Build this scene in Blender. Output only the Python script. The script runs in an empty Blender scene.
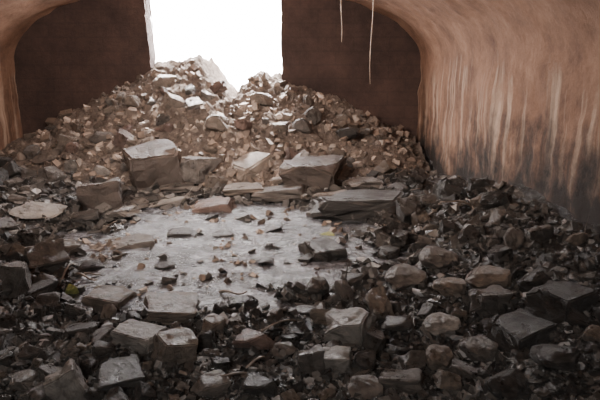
import bpy, bmesh, math, random
from mathutils import Vector, noise, Matrix
random.seed(7)
S=bpy.context.scene
C=S.collection
F=560.0; CH=2.2; PITCH=math.radians(14)
# ---------------------------------------------------------------- camera
cd=bpy.data.cameras.new("camera"); cam=bpy.data.objects.new("camera",cd); C.objects.link(cam)
cam.location=(0,0,CH); cam.rotation_euler=(math.radians(90)-PITCH,0,0)
cd.sensor_width=36; cd.lens=F/600*36; cd.clip_start=0.05
S.camera=cam
UP=Vector((0,math.sin(PITCH),math.cos(PITCH))); FW=Vector((0,math.cos(PITCH),-math.sin(PITCH)))
# ---------------------------------------------------------------- ground functions
def ss(a,b,t):
    t=max(0,min(1,(t-a)/(b-a))); return t*t*(3-2*t)
def fbm(x,y,s,z=0.0): return noise.fractal(Vector((x*s,y*s,z)),1.0,2.0,4)
def floor_h(x,y):
    h=0.09+0.05*fbm(x,y,0.9)+0.03*fbm(x,y,3.0,5)
    h+=0.70*ss(0.9,3.0,x)*(1-ss(5.5,11,y))
    h+=0.12*ss(-2.6,-5.0,x) if x<-2.6 else 0
    h+=0.06*fbm(x,y,1.4,21)*ss(0.5,2,x)
    r=math.sqrt(((x+0.95)/2.05)**2+((y-6.75)/2.05)**2)+0.34*fbm(x,y,0.9,9)+0.28*fbm(x,y,2.3,2)
    k=1-ss(0.8,1.16,r)
    if k>0: h-=k*(0.20+0.10*fbm(x,y,1.9,4))
    return h
def mound_h(x,y):
    u=(x+2.1)/1.3
    if u>0: u=(x+2.1)/1.45
    v=13.3-y
    if v<0: v=v*0.7
    r=math.sqrt(u*u+v*v)+0.3*fbm(x,y,0.7,3)
    t=max(0,1-r/4.6)
    h=2.85*t**1.25
    cap=2.36-0.36*ss(-2.3,-1.5,x)-0.62*math.exp(-((x+1.62)/0.42)**2)*ss(11.0,12.2,y)
    if h>cap-0.25: h=cap-0.25*math.exp(-(h-cap+0.25)/0.25)
    h+=(0.13*fbm(x,y,1.6,1)+0.13*fbm(x,y,3.6,11)+0.06*fbm(x,y,9,12))*min(1,h*2)
    return h-0.12
def ground(x,y): return max(floor_h(x,y),mound_h(x,y))
def hit(px,py):
    d=(Vector((1,0,0))*((px-300)/F)+UP*(-(py-200)/F)+FW)
    t=2.0; st=0.12
    while t<13.3:
        p=Vector((0,0,CH))+d*t
        if p.z<=ground(p.x,p.y):
            lo,hi=t-st,t
            for _ in range(5):
                mid=(lo+hi)/2; p=Vector((0,0,CH))+d*mid
                if p.z<=ground(p.x,p.y): hi=mid
                else: lo=mid
            return Vector((0,0,CH))+d*hi,hi
        t+=st
    return None,None
# ---------------------------------------------------------------- materials
def mat(name):
    m=bpy.data.materials.new(name); m.use_nodes=True
    nt=m.node_tree; b=nt.nodes["Principled BSDF"]; return m,nt,b
def N(nt,t,**k):
    n=nt.nodes.new(t)
    for a,v in k.items(): setattr(n,a,v)
    return n
def ramp(nt,stops):
    r=nt.nodes.new("ShaderNodeValToRGB"); e=r.color_ramp.elements
    e[0].position,e[0].color=stops[0][0],(*stops[0][1],1)
    e[1].position,e[1].color=stops[-1][0],(*stops[-1][1],1)
    for p,c in stops[1:-1]:
        x=e.new(p); x.color=(*c,1)
    return r
def mix(nt,a,b,f,mode='MIX'):
    n=nt.nodes.new("ShaderNodeMix"); n.data_type='RGBA'; n.blend_type=mode
    for s,v in ((n.inputs[6],a),(n.inputs[7],b),(n.inputs[0],f)):
        if hasattr(v,"links"): nt.links.new(v,s)
        else: s.default_value=(*v,1) if isinstance(v,tuple) else v
    return n.outputs[2]
def bump(nt,b,h,st,dist=0.05):
    n=N(nt,"ShaderNodeBump"); n.inputs["Strength"].default_value=st; n.inputs["Distance"].default_value=dist
    nt.links.new(h,n.inputs["Height"]); nt.links.new(n.outputs[0],b.inputs["Normal"])
def coords(nt,scale=(1,1,1),rot=(0,0,0)):
    tc=nt.nodes.new("ShaderNodeTexCoord"); mp=nt.nodes.new("ShaderNodeMapping")
    mp.inputs["Scale"].default_value=scale; mp.inputs["Rotation"].default_value=rot
    nt.links.new(tc.outputs["Object"],mp.inputs[0]); return mp.outputs[0]
def noi(nt,vec,scale,detail=6,rough=0.6):
    n=N(nt,"ShaderNodeTexNoise"); n.inputs["Scale"].default_value=scale; n.inputs["Detail"].default_value=detail
    n.inputs["Roughness"].default_value=rough; nt.links.new(vec,n.inputs["Vector"]); return n.outputs[0]
def maprange(nt,src,a,b_,c=0,d=1):
    mr=nt.nodes.new("ShaderNodeMapRange")
    for i,v in zip((1,2,3,4),(a,b_,c,d)): mr.inputs[i].default_value=v
    nt.links.new(src,mr.inputs[0]); return mr.outputs[0]
def math2(nt,op,a,b_):
    m=nt.nodes.new("ShaderNodeMath"); m.operation=op
    for i,v in enumerate((a,b_)):
        if hasattr(v,"links"): nt.links.new(v,m.inputs[i])
        else: m.inputs[i].default_value=v
    return m.outputs[0]
def rock_mat(name,island=None,wet=0.4):
    m,nt,b=mat(name); co=coords(nt)
    g=nt.nodes.new("ShaderNodeNewGeometry")
    if island:
        r=ramp(nt,list(zip((0,.4,.7,.92,1),island)))
        nt.links.new(g.outputs["Random Per Island"],r.inputs[0]); base=r.outputs[0]
    else:
        oi=nt.nodes.new("ShaderNodeObjectInfo"); base=oi.outputs["Color"]
    n1=noi(nt,co,2.2,8,0.65); r1=ramp(nt,[(0.3,(0.4,0.39,0.38)),(0.55,(1,1,1)),(0.75,(1.25,1.2,1.15))])
    nt.links.new(n1,r1.inputs[0])
    c=mix(nt,base,r1.outputs[0],1.0,'MULTIPLY')
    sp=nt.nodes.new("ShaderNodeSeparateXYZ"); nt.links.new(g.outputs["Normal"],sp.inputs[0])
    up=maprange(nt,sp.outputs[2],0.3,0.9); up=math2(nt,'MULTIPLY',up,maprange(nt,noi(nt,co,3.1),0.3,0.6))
    lite=mix(nt,c,(1.75,1.7,1.64),1.0,'MULTIPLY')  # upward faces lightened in the colour, as if light fell from above
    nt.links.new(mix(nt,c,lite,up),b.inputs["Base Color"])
    rr=ramp(nt,[(0.35,(wet-0.2,)*3),(0.65,(0.66,)*3)]); nt.links.new(noi(nt,co,1.3),rr.inputs[0]); nt.links.new(rr.outputs[0],b.inputs["Roughness"])
    bump(nt,b,noi(nt,co,6,12,0.75),0.8,0.09)
    return m
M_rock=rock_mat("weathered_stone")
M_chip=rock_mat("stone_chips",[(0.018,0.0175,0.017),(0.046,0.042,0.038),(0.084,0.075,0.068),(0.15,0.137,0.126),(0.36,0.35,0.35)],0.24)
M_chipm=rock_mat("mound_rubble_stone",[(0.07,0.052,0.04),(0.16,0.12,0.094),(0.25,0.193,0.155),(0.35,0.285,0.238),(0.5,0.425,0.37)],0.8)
M_mud,nt,b=mat("wet_dark_mud"); co=coords(nt)
r=ramp(nt,[(0.3,(0.017,0.016,0.016)),(0.55,(0.038,0.035,0.033)),(0.75,(0.095,0.087,0.08))]); nt.links.new(noi(nt,co,2.5,10,0.7),r.inputs[0]); nt.links.new(r.outputs[0],b.inputs["Base Color"])
r=ramp(nt,[(0.4,(0.12,)*3),(0.6,(0.5,)*3)]); nt.links.new(noi(nt,co,1.1),r.inputs[0]); nt.links.new(r.outputs[0],b.inputs["Roughness"])
bump(nt,b,noi(nt,co,9,10,0.75),0.9,0.1)
M_earth,nt,b=mat("dry_brown_earth"); co=coords(nt)
n1=ramp(nt,[(0.37,(0.085,0.063,0.049)),(0.5,(0.235,0.182,0.148)),(0.64,(0.44,0.36,0.305))]); nt.links.new(noi(nt,co,3.4,14,0.82),n1.inputs[0]); nt.links.new(n1.outputs[0],b.inputs["Base Color"])
b.inputs["Roughness"].default_value=0.95
bump(nt,b,noi(nt,co,5,14,0.85),1.0,0.3)
M_water,nt,b=mat("shallow_dirty_water"); co=coords(nt)
r=ramp(nt,[(0.43,(0.02,0.021,0.023)),(0.5,(0.1,0.103,0.112)),(0.6,(0.29,0.30,0.335))]); nt.links.new(noi(nt,co,2.7,13,0.8),r.inputs[0]); nt.links.new(r.outputs[0],b.inputs["Base Color"])  # silt mottling; its pale tone also widens the sky reflection in the colour
r=ramp(nt,[(0.42,(0.08,)*3),(0.6,(0.32,)*3)]); nt.links.new(noi(nt,co,3.4,8),r.inputs[0]); nt.links.new(r.outputs[0],b.inputs["Roughness"])
b.inputs["IOR"].default_value=1.5; b.inputs["Specular IOR Level"].default_value=0.7
bump(nt,b,noi(nt,co,6,7,0.68),0.75,0.08)
def brickmat(name,c1,c2,mort,dark):
    m,nt,b=mat(name); co=coords(nt,(1,1,1),(math.radians(-90),0,0))
    br=nt.nodes.new("ShaderNodeTexBrick"); nt.links.new(co,br.inputs["Vector"])
    br.inputs["Color1"].default_value=(*c1,1); br.inputs["Color2"].default_value=(*c2,1); br.inputs["Mortar"].default_value=(*mort,1)
    br.inputs["Scale"].default_value=1.0; br.inputs["Brick Width"].default_value=0.8; br.inputs["Row Height"].default_value=0.3; br.inputs["Mortar Size"].default_value=0.03; br.inputs["Mortar Smooth"].default_value=1.0
    co2=coords(nt)
    r=ramp(nt,[(0.35,dark),(0.65,(1.3,1.25,1.2))]); nt.links.new(noi(nt,co2,0.8,12,0.78),r.inputs[0])
    nt.links.new(mix(nt,br.outputs[0],r.outputs[0],1.0,'MULTIPLY'),b.inputs["Base Color"])
    b.inputs["Roughness"].default_value=0.9
    bump(nt,b,noi(nt,co2,4,12,0.8),0.8,0.1)
    return m
M_brick=brickmat("old_dark_brick",(0.066,0.04,0.034),(0.062,0.038,0.032),(0.054,0.034,0.029),(0.45,0.45,0.46))
M_vault,nt,b=mat("stained_vault_plaster"); co=coords(nt)
r=ramp(nt,[(0.3,(0.12,0.063,0.042)),(0.5,(0.28,0.157,0.102)),(0.72,(0.44,0.27,0.185))]); nt.links.new(noi(nt,co,1.3,12,0.75),r.inputs[0])
st=ramp(nt,[(0.5,(0,0,0)),(0.62,(0.75,)*3)]); nt.links.new(noi(nt,coords(nt,(0.0,2.6,0.16)),2.0,4,0.55),st.inputs[0])
sep=nt.nodes.new("ShaderNodeSeparateXYZ"); nt.links.new(co,sep.inputs[0])
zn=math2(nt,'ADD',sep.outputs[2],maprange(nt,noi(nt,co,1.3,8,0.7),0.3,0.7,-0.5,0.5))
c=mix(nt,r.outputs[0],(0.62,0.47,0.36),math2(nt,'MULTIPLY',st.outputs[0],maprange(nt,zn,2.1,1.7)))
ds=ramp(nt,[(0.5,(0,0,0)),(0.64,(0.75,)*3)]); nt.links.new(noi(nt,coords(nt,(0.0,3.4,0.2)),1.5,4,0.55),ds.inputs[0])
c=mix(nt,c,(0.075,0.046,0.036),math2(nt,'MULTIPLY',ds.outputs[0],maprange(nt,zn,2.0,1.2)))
# dark band at the base reaches higher along the nearer part of the wall
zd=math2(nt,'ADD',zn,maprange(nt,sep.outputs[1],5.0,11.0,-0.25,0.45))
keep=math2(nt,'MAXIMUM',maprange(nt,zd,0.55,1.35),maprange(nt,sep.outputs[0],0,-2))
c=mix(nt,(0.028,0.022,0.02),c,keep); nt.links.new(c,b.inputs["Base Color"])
b.inputs["Roughness"].default_value=0.85
bump(nt,b,noi(nt,co,3.5,12,0.78),0.8,0.1)
M_root,nt,b=mat("pale_root_bark"); co=coords(nt); r=ramp(nt,[(0.3,(0.25,0.18,0.13)),(0.7,(0.5,0.4,0.32))]); nt.links.new(noi(nt,co,12),r.inputs[0]); nt.links.new(r.outputs[0],b.inputs["Base Color"])
M_stick,nt,b=mat("dead_wood"); co=coords(nt); r=ramp(nt,[(0.3,(0.06,0.045,0.035)),(0.7,(0.26,0.2,0.16))]); nt.links.new(noi(nt,co,9),r.inputs[0]); nt.links.new(r.outputs[0],b.inputs["Base Color"])
# ---------------------------------------------------------------- helpers
def mkobj(name,verts,faces,m,smooth=True):
    me=bpy.data.meshes.new(name); me.from_pydata(verts,[],faces); me.update()
    me.materials.append(m)
    if smooth: me.polygons.foreach_set("use_smooth",[True]*len(me.polygons))
    o=bpy.data.objects.new(name,me); C.objects.link(o); return o
def grid(name,x0,x1,nx,y0,y1,ny,fn,m,keep=None):
    v=[];f=[]
    for j in range(ny+1):
        for i in range(nx+1):
            v.append(fn(x0+(x1-x0)*i/nx,y0+(y1-y0)*j/ny))
    for j in range(ny):
        for i in range(nx):
            a=j*(nx+1)+i
            if keep is None or keep(v[a]): f.append((a,a+1,a+nx+2,a+nx+1))
    if keep:
        used=sorted({i for q in f for i in q}); mp={o:n for n,o in enumerate(used)}
        v=[v[i] for i in used]; f=[tuple(mp[i] for i in q) for q in f]
    return mkobj(name,v,f,m)
def struct(o): o["kind"]="structure"; return o
# ---------------------------------------------------------------- setting
XR=2.72; XL=-6.44; XC=-1.86; A=4.58; B=1.7; ZS=2.2; YB=13.0
struct(grid("floor",XL-0.3,XR+0.3,170,-1.6,19,340,lambda x,y:(x,y,floor_h(x,y) if y<14 else -0.1),M_mud))
def wallx(side):
    X=XR if side>0 else XL
    def fn(y,z):
        d=0.06*fbm(y,z,0.4,side)+0.03*fbm(y,z,2.4,side+3)
        fade=1-ss(1.7,ZS,z)
        d=d*fade+0.02*fbm(y,2.2,0.5,side)*(1-fade)
        return (X-side*d,y,z)
    return fn
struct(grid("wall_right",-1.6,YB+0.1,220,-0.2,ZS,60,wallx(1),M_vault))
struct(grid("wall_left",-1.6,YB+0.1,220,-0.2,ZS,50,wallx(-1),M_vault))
def vault(y,t):
    a=math.pi*t
    x=math.cos(a); z=math.sin(a)
    k=ss(0,0.45,z)
    d=(0.07*fbm(x*A,y,0.5,7)+0.045*fbm(x*A,y,2.4,8))*k
    s=1 if x>0 else -1
    d+=0.02*fbm(y,2.2,0.5,s)*(1-k)
    return (XC+x*(A-d),y,ZS+z*(B-d))
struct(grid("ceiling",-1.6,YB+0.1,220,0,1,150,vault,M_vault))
def prism(name,outline,y0,y1,m):
    n=len(outline)
    V=[(x,y0,z) for x,z in outline]+[(x,y1,z) for x,z in outline]
    Fc=[tuple(range(n)),tuple(range(2*n-1,n-1,-1))]+[(i,i+n,(i+1)%n+n,(i+1)%n) for i in range(n)]
    return mkobj(name,V,Fc,m,False)
OL,OR,OT=-3.44,-0.42,3.75
out=[(XL-0.5,-0.3),(XL-0.5,4.7),(XR+0.5,4.7),(XR+0.5,-0.3),(OR+0.05,-0.3)]
z=0.0
while z<OT-0.1:
    out.append((OR+0.03*fbm(z,0,1.7)+random.uniform(-.01,.012),z)); z+=0.1
for i in range(1,10):
    x=OR+(OL-OR)*i/10; out.append((x,OT+0.1*math.sin(math.pi*i/10)+random.uniform(-.03,.03)))
z=OT-0.1
while z>0:
    out.append((OL+0.16*(1-z/OT)+0.04*fbm(z,5,1.7)+random.uniform(-.012,.012),z)); z-=0.1
out+=[(OL+0.16,-0.3)]
struct(prism("wall_back",out,YB,YB+0.5,M_brick))
struct(prism("wall_front",[(XL-0.5,-0.3),(XL-0.5,4.7),(XR+0.5,4.7),(XR+0.5,-0.3)],-1.9,-1.55,M_brick))
mo=grid("earth_mound",-7.0,3.2,340,8.2,16.5,270,lambda x,y:(x,y,mound_h(x,y)),M_earth,
   keep=lambda v: v[2]>floor_h(v[0],v[1])-0.12 and XL+0.08<v[0]<XR-0.14 and (v[1]<YB or OL-0.05<v[0]<OR+0.05))
mo["label"]="sloping heap of dry brown earth spilling in through the opening"; mo["category"]="earth mound"
v=[(-1.0,6.75,0)];f=[]
n=72
for i in range(n):
    a=2*math.pi*i/n; v.append((-1.0+2.9*math.cos(a),6.75+2.7*math.sin(a),0))
for i in range(n): f.append((0,1+i,1+(i+1)%n))
w=mkobj("water_puddle",v,f,M_water); w["label"]="shallow murky puddle reflecting daylight between the stones"; w["category"]="puddle"; w["kind"]="stuff"
# ---------------------------------------------------------------- rock meshes
def finish(bm,name):
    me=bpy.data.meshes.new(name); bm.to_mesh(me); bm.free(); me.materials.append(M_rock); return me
def block_mesh(seed,cuts=4,jit=.13):
    rnd=random.Random(seed); bm=bmesh.new(); bmesh.ops.create_cube(bm,size=1)
    for v in bm.verts: v.co+=Vector([rnd.uniform(-jit,jit*.8) for _ in range(3)])
    for _ in range(cuts):
        c=Vector([rnd.choice([-1,1])*rnd.uniform(.4,1) for _ in range(3)]).normalized()
        bmesh.ops.bisect_plane(bm,geom=bm.verts[:]+bm.edges[:]+bm.faces[:],plane_co=c*rnd.uniform(.54,.7),plane_no=c,clear_outer=True)
        ed=[e for e in bm.edges if len(e.link_faces)==1]
        if ed: bmesh.ops.holes_fill(bm,edges=ed,sides=0)
    bmesh.ops.bevel(bm,geom=bm.edges[:],offset=0.04,segments=2,affect='EDGES')
    bmesh.ops.triangulate(bm,faces=bm.faces[:])
    for _ in range(2):
        bmesh.ops.subdivide_edges(bm,edges=[e for e in bm.edges if e.calc_length()>0.14],cuts=1)
        bmesh.ops.triangulate(bm,faces=bm.faces[:])
    off=Vector((seed*3.1,0,0))
    for v in bm.verts:
        v.co+=v.co.normalized()*(0.12*noise.noise(v.co*2.6+off)+0.07*noise.noise(v.co*6+off))
    return finish(bm,"masonry_block")
def hull_mesh(seed,n=16,rough=0.06):
    rnd=random.Random(seed); bm=bmesh.new()
    for _ in range(n):
        p=Vector([rnd.gauss(0,1) for _ in range(3)]).normalized()
        p=Vector([math.copysign(abs(c)**0.7,c) for c in p])*0.5*rnd.uniform(.8,1.08); bm.verts.new(p)
    bmesh.ops.convex_hull(bm,input=bm.verts[:])
    loose=[q for q in bm.verts if not q.link_faces]
    if loose: bmesh.ops.delete(bm,geom=loose,context='VERTS')
    bmesh.ops.bevel(bm,geom=bm.edges[:],offset=0.04,segments=2,affect='EDGES')
    bmesh.ops.triangulate(bm,faces=bm.faces[:])
    bmesh.ops.subdivide_edges(bm,edges=[e for e in bm.edges if e.calc_length()>0.25],cuts=2)
    off=Vector((seed*1.7,4,0))
    for v in bm.verts: v.co+=v.co.normalized()*(rough*noise.noise(v.co*3+off)+.03*noise.noise(v.co*8+off))
    return finish(bm,"rubble_stone")
def round_mesh(seed):
    bm=bmesh.new(); bmesh.ops.create_icosphere(bm,subdivisions=4,radius=0.5); off=Vector((seed*2.3,1,7))
    rnd=random.Random(seed); pl=[(Vector([rnd.gauss(0,1) for _ in range(3)]).normalized(),rnd.uniform(.3,.42)) for _ in range(9)]
    for v in bm.verts:
        for nrm,d in pl:
            k=v.co.dot(nrm)-d
            if k>0: v.co-=nrm*k*0.85
        v.co+=v.co.normalized()*(0.08*noise.noise(v.co*2.5+off)+0.035*noise.noise(v.co*8+off))
    return finish(bm,"boulder")
BL=[block_mesh(i) for i in range(8)]; BS=[block_mesh(20+i,2,.1) for i in range(6)]
HU=[hull_mesh(40+i) for i in range(10)]; RO=[round_mesh(80+i) for i in range(6)]
placed=[]
def put(me,name,loc,dim,yaw,tilt,col,label,cat,group):
    o=bpy.data.objects.new(name,me); C.objects.link(o)
    o.location=loc; o.scale=dim; o.rotation_euler=(tilt[0],tilt[1],yaw); o.color=(*col,1)
    o["label"]=label; o["category"]=cat
    if group:o["group"]=group
    return o
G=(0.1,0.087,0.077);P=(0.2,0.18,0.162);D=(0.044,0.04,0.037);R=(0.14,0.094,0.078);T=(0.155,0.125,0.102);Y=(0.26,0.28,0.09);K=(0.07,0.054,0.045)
W={'P':P,'G':G,'D':D,'R':R,'T':T,'Y':Y,'K':K}
cname={'P':'pale grey','G':'grey-brown','D':'dark wet','R':'reddish','T':'tan','Y':'mossy yellow-green','K':'dark brown'}
H=[
(124,141,176,194,'s','K',24,.7,"on the lower slope of the earth heap",(.2,-.16)),
(79,174,120,214,'b','K',15,.6,"beside the large broken block"),
(103,233,151,258,'s','G',20,.4,"at the edge of the puddle"),
(142,195,190,212,'h','P',5,.3,"lying flat beside the puddle"),
(194,195,234,220,'b','R',-5,.5,"at the head of the puddle"),
(216,154,276,186,'h','T',30,.45,"leaning at the foot of the earth heap",(.1,-.3)),
(182,158,212,185,'b','G',60,.8,"beside the large broken block"),
(284,156,340,194,'b','K',-8,.6,"at the foot of the earth heap",(.15,.14)),
(222,182,260,196,'b','T',10,.3,"among slabs at the foot of the heap"),
(256,186,310,207,'b','G',-12,.3,"among slabs at the foot of the heap"),
(232,205,288,217,'h','G',4,.2,"lying flat by the water's edge"),
(158,184,194,197,'b','G',14,.3,"among slabs at the foot of the heap"),
(262,174,298,189,'h','T',14,.3,"among slabs at the foot of the heap"),
(318,188,350,202,'b','T',-14,.3,"among slabs at the foot of the heap"),
(120,196,148,212,'h','G',-14,.3,"among slabs at the foot of the heap"),
(315,196,402,228,'s','D',4,.22,"long slab lying beside the puddle",(0.02,.03)),
(345,176,385,193,'b','G',18,.4,"beside the long dark slab"),
(385,178,420,196,'h','D',40,.5,"near the foot of the side wall"),
(312,231,340,249,'h','Y',10,.8,"at the puddle's edge"),
(306,247,346,267,'b','D',20,.7,"at the puddle's edge"),
(0,204,62,226,'h','P',10,.25,"lying flat on the mud"),
(0,188,25,206,'h','G',30,.6,"on the muddy floor"),
(0,258,26,300,'b','G',15,.7,"on the muddy floor"),
(84,284,130,315,'b','T',-15,.6,"among small rubble"),
(142,298,193,326,'s','T',8,.5,"among small rubble"),
(112,322,160,355,'s','P',-20,.6,"among small rubble"),
(152,325,192,368,'s','T',35,.8,"leaning on a paler block",(.2,.15)),
(62,278,80,298,'h','Y',20,.8,"among small rubble"),
(231,321,280,356,'h','R',0,.7,"wedge-shaped, among small rubble"),
(326,308,376,347,'s','P',-25,.6,"among small rubble",(.15,-.2)),
(299,346,325,378,'b','G',10,.9,"among wet rubble"),
(324,348,352,376,'s','P',-10,.9,"among wet rubble"),
(194,310,226,338,'h','T',40,.7,"among small rubble"),
(222,286,262,312,'h','D',10,.7,"at the puddle's edge"),
(268,340,300,362,'h','G',20,.6,"among wet rubble"),
(50,362,82,410,'b','P',20,2.0,"standing upright in the rubble",(.15,-.25)),
(385,262,432,294,'r','G',10,.7,"on the rubble bank"),
(418,242,466,276,'r','G',30,.7,"on the rubble bank"),
(372,246,404,268,'h','D',30,.6,"on the rubble bank"),
(434,272,474,304,'r','T',30,.8,"on the rubble bank"),
(470,262,516,300,'r','T',0,.8,"on the rubble bank"),
(476,286,512,318,'b','G',15,.9,"on the rubble bank"),
(423,308,466,342,'r','P',10,.75,"on the rubble bank"),
(424,340,460,376,'r','T',60,.8,"on the rubble bank"),
(462,330,506,368,'r','G',15,.8,"on the rubble bank"),
(500,310,552,354,'b','D',25,.7,"on the rubble bank"),
(380,310,420,338,'h','G',15,.6,"on the rubble bank"),
(540,330,596,378,'r','D',15,.7,"on the rubble bank"),
(490,364,540,404,'r','D',45,.7,"on the rubble bank"),
(548,280,600,322,'b','D',25,.7,"on the rubble bank near the wall"),
(520,262,560,296,'r','D',25,.7,"on the rubble bank near the wall"),
(386,366,428,396,'b','G',-15,.6,"among wet rubble"),
(345,378,392,404,'h','G',15,.6,"among wet rubble"),
(236,366,286,402,'h','D',15,.7,"among wet rubble"),
(184,376,232,400,'h','G',15,.5,"among wet rubble"),
(92,366,136,394,'b','D',25,.6,"among wet rubble"),
(8,334,48,366,'h','D',25,.6,"among wet rubble"),
(0,366,36,398,'h','G',25,.6,"among wet rubble"),
(56,316,96,342,'h','D',5,.5,"among wet rubble"),
(24,290,60,314,'h','D',25,.6,"among wet rubble"),
(62,212,100,232,'h','D',25,.5,"at the puddle's edge"),
(100,207,140,224,'h','G',5,.4,"at the puddle's edge"),
(40,238,78,262,'h','G',25,.5,"on the muddy floor"),
(70,258,104,276,'h','D',25,.5,"at the puddle's edge"),
(208,236,236,246,'h','D',5,.3,"poking out of the shallow water"),
(262,232,284,240,'h','D',5,.3,"poking out of the shallow water"),
(168,232,192,241,'b','D',5,.3,"poking out of the shallow water"),
(150,262,176,273,'h','D',5,.3,"poking out of the shallow water"),
(252,260,280,273,'h','D',25,.3,"poking out of the shallow water"),
(346,222,378,242,'h','D',5,.5,"beside the long dark slab"),
(336,266,372,288,'h','D',45,.5,"at the puddle's edge"),
(288,296,324,318,'h','D',25,.5,"at the puddle's edge"),
(118,95,142,112,'h','T',25,.6,"on the earth heap"),
(196,112,236,138,'h','T',25,.6,"on the earth heap"),
(286,118,318,140,'h','G',25,.6,"on the earth heap"),
(246,94,276,112,'h','T',5,.6,"near the top of the earth heap"),
(150,74,176,92,'h','T',5,.6,"near the top of the earth heap"),
(334,128,362,146,'h','D',5,.6,"on the earth heap"),
(86,130,112,148,'h','G',5,.6,"on the earth heap"),
(28,150,60,170,'h','G',5,.6,"beside the back wall"),
]
for i,row in enumerate(H):
    (x0,y0,x1,y1,k,cn,yaw,fl,where)=row[:9]
    cx=(x0+x1)/2; p,t=hit(cx,y1-(y1-y0)*0.08)
    if p is None: continue
    wd=(x1-x0)*t/F; el=math.atan2(CH-p.z,p.y)
    dp=wd*random.uniform(.75,.95)
    if fl<.25: dp=wd*.5
    hh=((y1-y0)*t/F-dp*math.sin(el))/math.cos(el)
    hh=max(hh,wd*fl*0.6); hh=min(hh,wd*1.3)
    yw=math.radians(yaw); q=abs(math.cos(yw))+0.6*abs(math.sin(yw))
    W0=wd/q*1.05
    x,y=p.x,p.y+dp*0.45
    x=min(x,XR-0.12-wd/2); y=min(y,YB-0.1-dp*.6)
    g=min(ground(x,y),ground(x,y-dp*.4)+0.05)
    sunk=0.14*hh
    if 'poking' in where: g=0.0; sunk=0.3*hh
    me=random.choice({'b':BL,'h':HU,'r':RO,'s':BS}[k])
    nm={'b':'masonry_block','s':'stone_slab' if fl<=.3 else 'masonry_block','h':'rubble_stone','r':'boulder'}[k]
    kindw={'masonry_block':'squared masonry block','stone_slab':'rough stone slab','rubble_stone':'angular broken stone','boulder':'rounded boulder'}[nm]
    if 'slab' in where: kindw='block' if 'long' in where else kindw
    rc=W[cn]; f_=random.uniform(.9,1.12)
    tl=row[9] if len(row)>9 else (random.uniform(-.12,.12),random.uniform(-.15,.15))
    lb=f"{cname[cn]} {kindw} {where}"
    if len(lb.split())>12: lb=lb.replace("angular ","").replace("squared ","")
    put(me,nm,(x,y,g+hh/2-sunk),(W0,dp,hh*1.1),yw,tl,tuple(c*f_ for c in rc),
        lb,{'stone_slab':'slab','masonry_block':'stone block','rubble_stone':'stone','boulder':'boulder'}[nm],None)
    placed.append((x,y,max(W0,dp)*0.5))
# ---------------------------------------------------------------- scattered medium stones
cnt=0;tries=0
while cnt<290 and tries<9000:
    tries+=1
    px=random.uniform(-30,630); py=random.uniform(85,425)
    p,t=hit(px,py)
    if p is None: continue
    s=random.choice([11,14,17,20,24,30])*t/F*(1.0 if py>240 else .8)
    if s>0.34: s=0.34
    if p.x>XR-0.2-s/2 or p.x<XL+0.3 or p.y>12.8-s/2: continue
    if ground(p.x,p.y)<-0.01: continue
    if any((p.x-a)**2+(p.y-b_)**2<(r_+s*0.36)**2 for a,b_,r_ in placed): continue
    onm=mound_h(p.x,p.y)>floor_h(p.x,p.y)+0.02
    if onm and random.random()<.35: continue
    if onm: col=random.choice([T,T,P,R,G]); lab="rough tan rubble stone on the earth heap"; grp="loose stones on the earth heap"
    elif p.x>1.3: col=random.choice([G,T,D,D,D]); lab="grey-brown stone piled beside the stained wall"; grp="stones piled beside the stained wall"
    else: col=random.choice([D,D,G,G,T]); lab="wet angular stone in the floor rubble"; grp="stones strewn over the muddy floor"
    f_=random.uniform(.6,1.1)
    me=random.choice(HU+BL+BS+RO)
    hh=s*random.uniform(.45,.95)
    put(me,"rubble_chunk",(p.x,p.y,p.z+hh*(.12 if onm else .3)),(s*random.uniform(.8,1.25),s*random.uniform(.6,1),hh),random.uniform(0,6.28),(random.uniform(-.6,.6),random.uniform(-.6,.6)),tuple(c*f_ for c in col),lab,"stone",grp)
    placed.append((p.x,p.y,s*0.42)); cnt+=1
# ---------------------------------------------------------------- gravel and chips as stuff
def chips(name,n,region,sz,m,label,cat,y0,flat=(.15,.6)):
    V=[];Fc=[];k=0;tr=0
    while k<n and tr<n*8:
        tr+=1
        px=random.uniform(-60,660); py=random.uniform(y0,450)
        p,t=hit(px,py)
        if p is None or not region(p): continue
        s=sz(t); b0=len(V)
        q=Matrix.Rotation(random.uniform(0,6.28),3,'Z')@Matrix.Rotation(random.gauss(0,.6),3,'X')@Matrix.Rotation(random.gauss(0,.55),3,'Y')
        a,b_,c_=s*random.uniform(.6,1.4),s*random.uniform(.4,1),s*random.uniform(*flat)
        for dx,dy,dz in ((-1,-1,-1),(1,-1,-1),(1,1,-1),(-1,1,-1),(-1,-1,1),(1,-1,1),(1,1,1),(-1,1,1)):
            l=Vector((dx*a*random.uniform(.2,.6),dy*b_*random.uniform(.2,.6),dz*c_*random.uniform(.3,.6)))
            V.append(tuple(q@l+Vector((p.x,p.y,max(p.z,-.01)+c_*.2))))
        for f in ((0,3,2,1),(4,5,6,7),(0,1,5,4),(1,2,6,5),(2,3,7,6),(3,0,4,7)): Fc.append(tuple(b0+i for i in f))
        k+=1
    o=mkobj(name,V,Fc,m,False); o["label"]=label; o["category"]=cat; o["kind"]="stuff"; return o
isM=lambda p:mound_h(p.x,p.y)>floor_h(p.x,p.y)+0.01
ok=lambda p:p.x<XR-0.12 and p.x>XL+0.15 and p.y<12.95
chips("gravel",12500,lambda p:ok(p) and not isM(p) and (p.z>-0.005 or random.random()<0.06),lambda t:random.choice([3,4,4,5,6,8,10,13])*t/F,M_chip,"dark wet gravel and broken stone chips over the mud","gravel",130)
chips("mound_gravel",2600,lambda p:p.y<12.9 and p.x<XR-0.2 and p.x>XL+.2 and isM(p),lambda t:random.choice([1.5,2,2,3,4,6,8])*t/F,M_chipm,"loose brown rubble and gravel covering the earth heap","rubble",60,(.3,.9))
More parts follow.
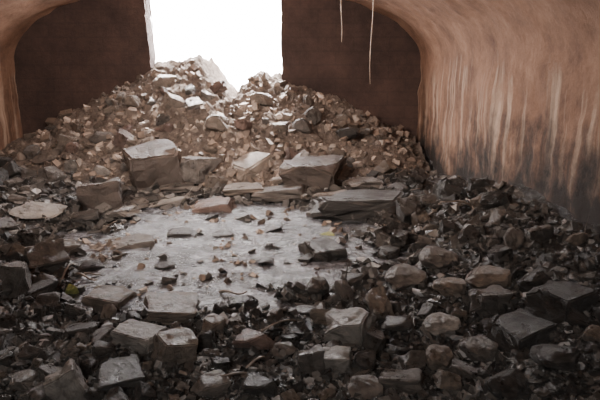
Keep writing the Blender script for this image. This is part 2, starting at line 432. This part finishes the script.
# ---------------------------------------------------------------- roots and sticks
def tube(name,pts,r0,r1,m):
    V=[];Fc=[];K_=7
    for i,p in enumerate(pts):
        p=Vector(p); a=Vector(pts[max(0,i-1)]); c=Vector(pts[min(len(pts)-1,i+1)]); d=(c-a).normalized()
        u=d.cross(Vector((0.3,1,0.2))).normalized(); w_=d.cross(u); r=r0+(r1-r0)*i/(len(pts)-1)
        for j in range(K_):
            g=2*math.pi*j/K_; rr=r*(1+0.15*math.sin(i*2.1+j*1.7)); V.append(tuple(p+u*rr*math.cos(g)+w_*rr*math.sin(g)))
    for i in range(len(pts)-1):
        for j in range(K_): Fc.append((i*K_+j,i*K_+(j+1)%K_,(i+1)*K_+(j+1)%K_,(i+1)*K_+j))
    Fc.append(tuple(range(K_))[::-1]); Fc.append(tuple((len(pts)-1)*K_+j for j in range(K_)))
    return mkobj(name,V,Fc,m)
def ceil_z(x): return ZS+B*math.sqrt(max(0,1-((x-XC)/A)**2))
for (px,py,d,r) in ((370,84,9.0,.011),(341,42,10.0,.013),(153,44,12.2,.018),(147,24,12.4,.013)):
    dv=Vector((1,0,0))*((px-300)/F)+UP*(-(py-200)/F)+FW; e=Vector((0,0,CH))+dv*(d/dv.y)
    top=ceil_z(e.x)+0.07; pts=[]
    for i in range(15):
        u=i/14; pts.append((e.x+0.015*math.sin(u*7+px),e.y+0.02*math.cos(u*5+px),top+(e.z-top)*u))
    o=tube("hanging_root",pts,r,r*.35,M_root); o["label"]="thin pale root dangling from the vaulted ceiling"; o["category"]="root"; o["group"]="roots hanging from the vault"
for i in range(34):
    px=random.uniform(375,500) if i<22 else random.uniform(20,300); py=random.uniform(160,235) if i<22 else random.uniform(150,380)
    p,t=hit(px,py)
    if p is None or p.x>XR-0.4: continue
    L=random.uniform(.2,.5); a=random.uniform(-.6,.6)+(1.57 if random.random()<.3 else 0); up=random.uniform(.02,.35)
    d=Vector((math.cos(a),math.sin(a),up))*L
    if p.x+d.x>XR-0.2: d.x=-d.x
    pts=[tuple(p+Vector((0,0,.015))+d*u+Vector((0,0,.03*math.sin(u*5+i)))) for u in [j/6 for j in range(7)]]
    o=tube("dead_stick",pts,.014,.006,M_stick); o["label"]="thin dead stick lying in the rubble"; o["category"]="stick"; o["group"]="dead sticks in the rubble"
# ---------------------------------------------------------------- light
w=bpy.data.worlds.new("world"); S.world=w; w.use_nodes=True
bg=w.node_tree.nodes["Background"]; bg.inputs[0].default_value=(1.0,0.95,0.94,1); bg.inputs[1].default_value=46
def area(name,loc,target,sx,sy,e,col,spread=180):
    l=bpy.data.lights.new(name,'AREA'); l.shape='RECTANGLE'; l.size=sx; l.size_y=sy; l.energy=e; l.color=col; l.spread=math.radians(spread)
    o=bpy.data.objects.new(name,l); C.objects.link(o); o.location=loc
    o.rotation_euler=(Vector(target)-Vector(loc)).to_track_quat('-Z','Y').to_euler(); return o
po=area("sky_portal",((OL+OR)/2,YB+0.55,2.7),((OL+OR)/2,0,2.7),3.3,2.9,1,(1,1,1)); po.data.cycles.is_portal=True
sun=bpy.data.lights.new("sun",'SUN'); sun.energy=44; sun.angle=math.radians(8); sun.color=(1,.92,.87)
so=bpy.data.objects.new("sun",sun); C.objects.link(so); so.rotation_euler=(math.radians(-46),0,math.radians(6))
area("foreground_fill",(-0.9,-0.6,3.0),(-1.3,6.5,0.5),1.6,1.0,130,(1,.97,.94))  # added fill for the foreground, no actual lamp in the chamber
area("mound_fill",(-1.9,5.0,3.6),(-1.6,12,1.3),1.6,0.8,150,(1,.87,.8),110)  # invented source, brightens the earth heap and back wall
area("wall_fill",(-3.0,4.0,3.2),(2.7,11,1.3),1.0,0.8,135,(1,.83,.71),100)  # added fill aimed at the right wall, not a fixture
area("wall_fill",(-0.5,5.0,3.2),(-6.5,12.5,2.0),1.0,0.6,85,(1,.84,.73),110)  # added fill aimed at the left wall and vault, not a fixture
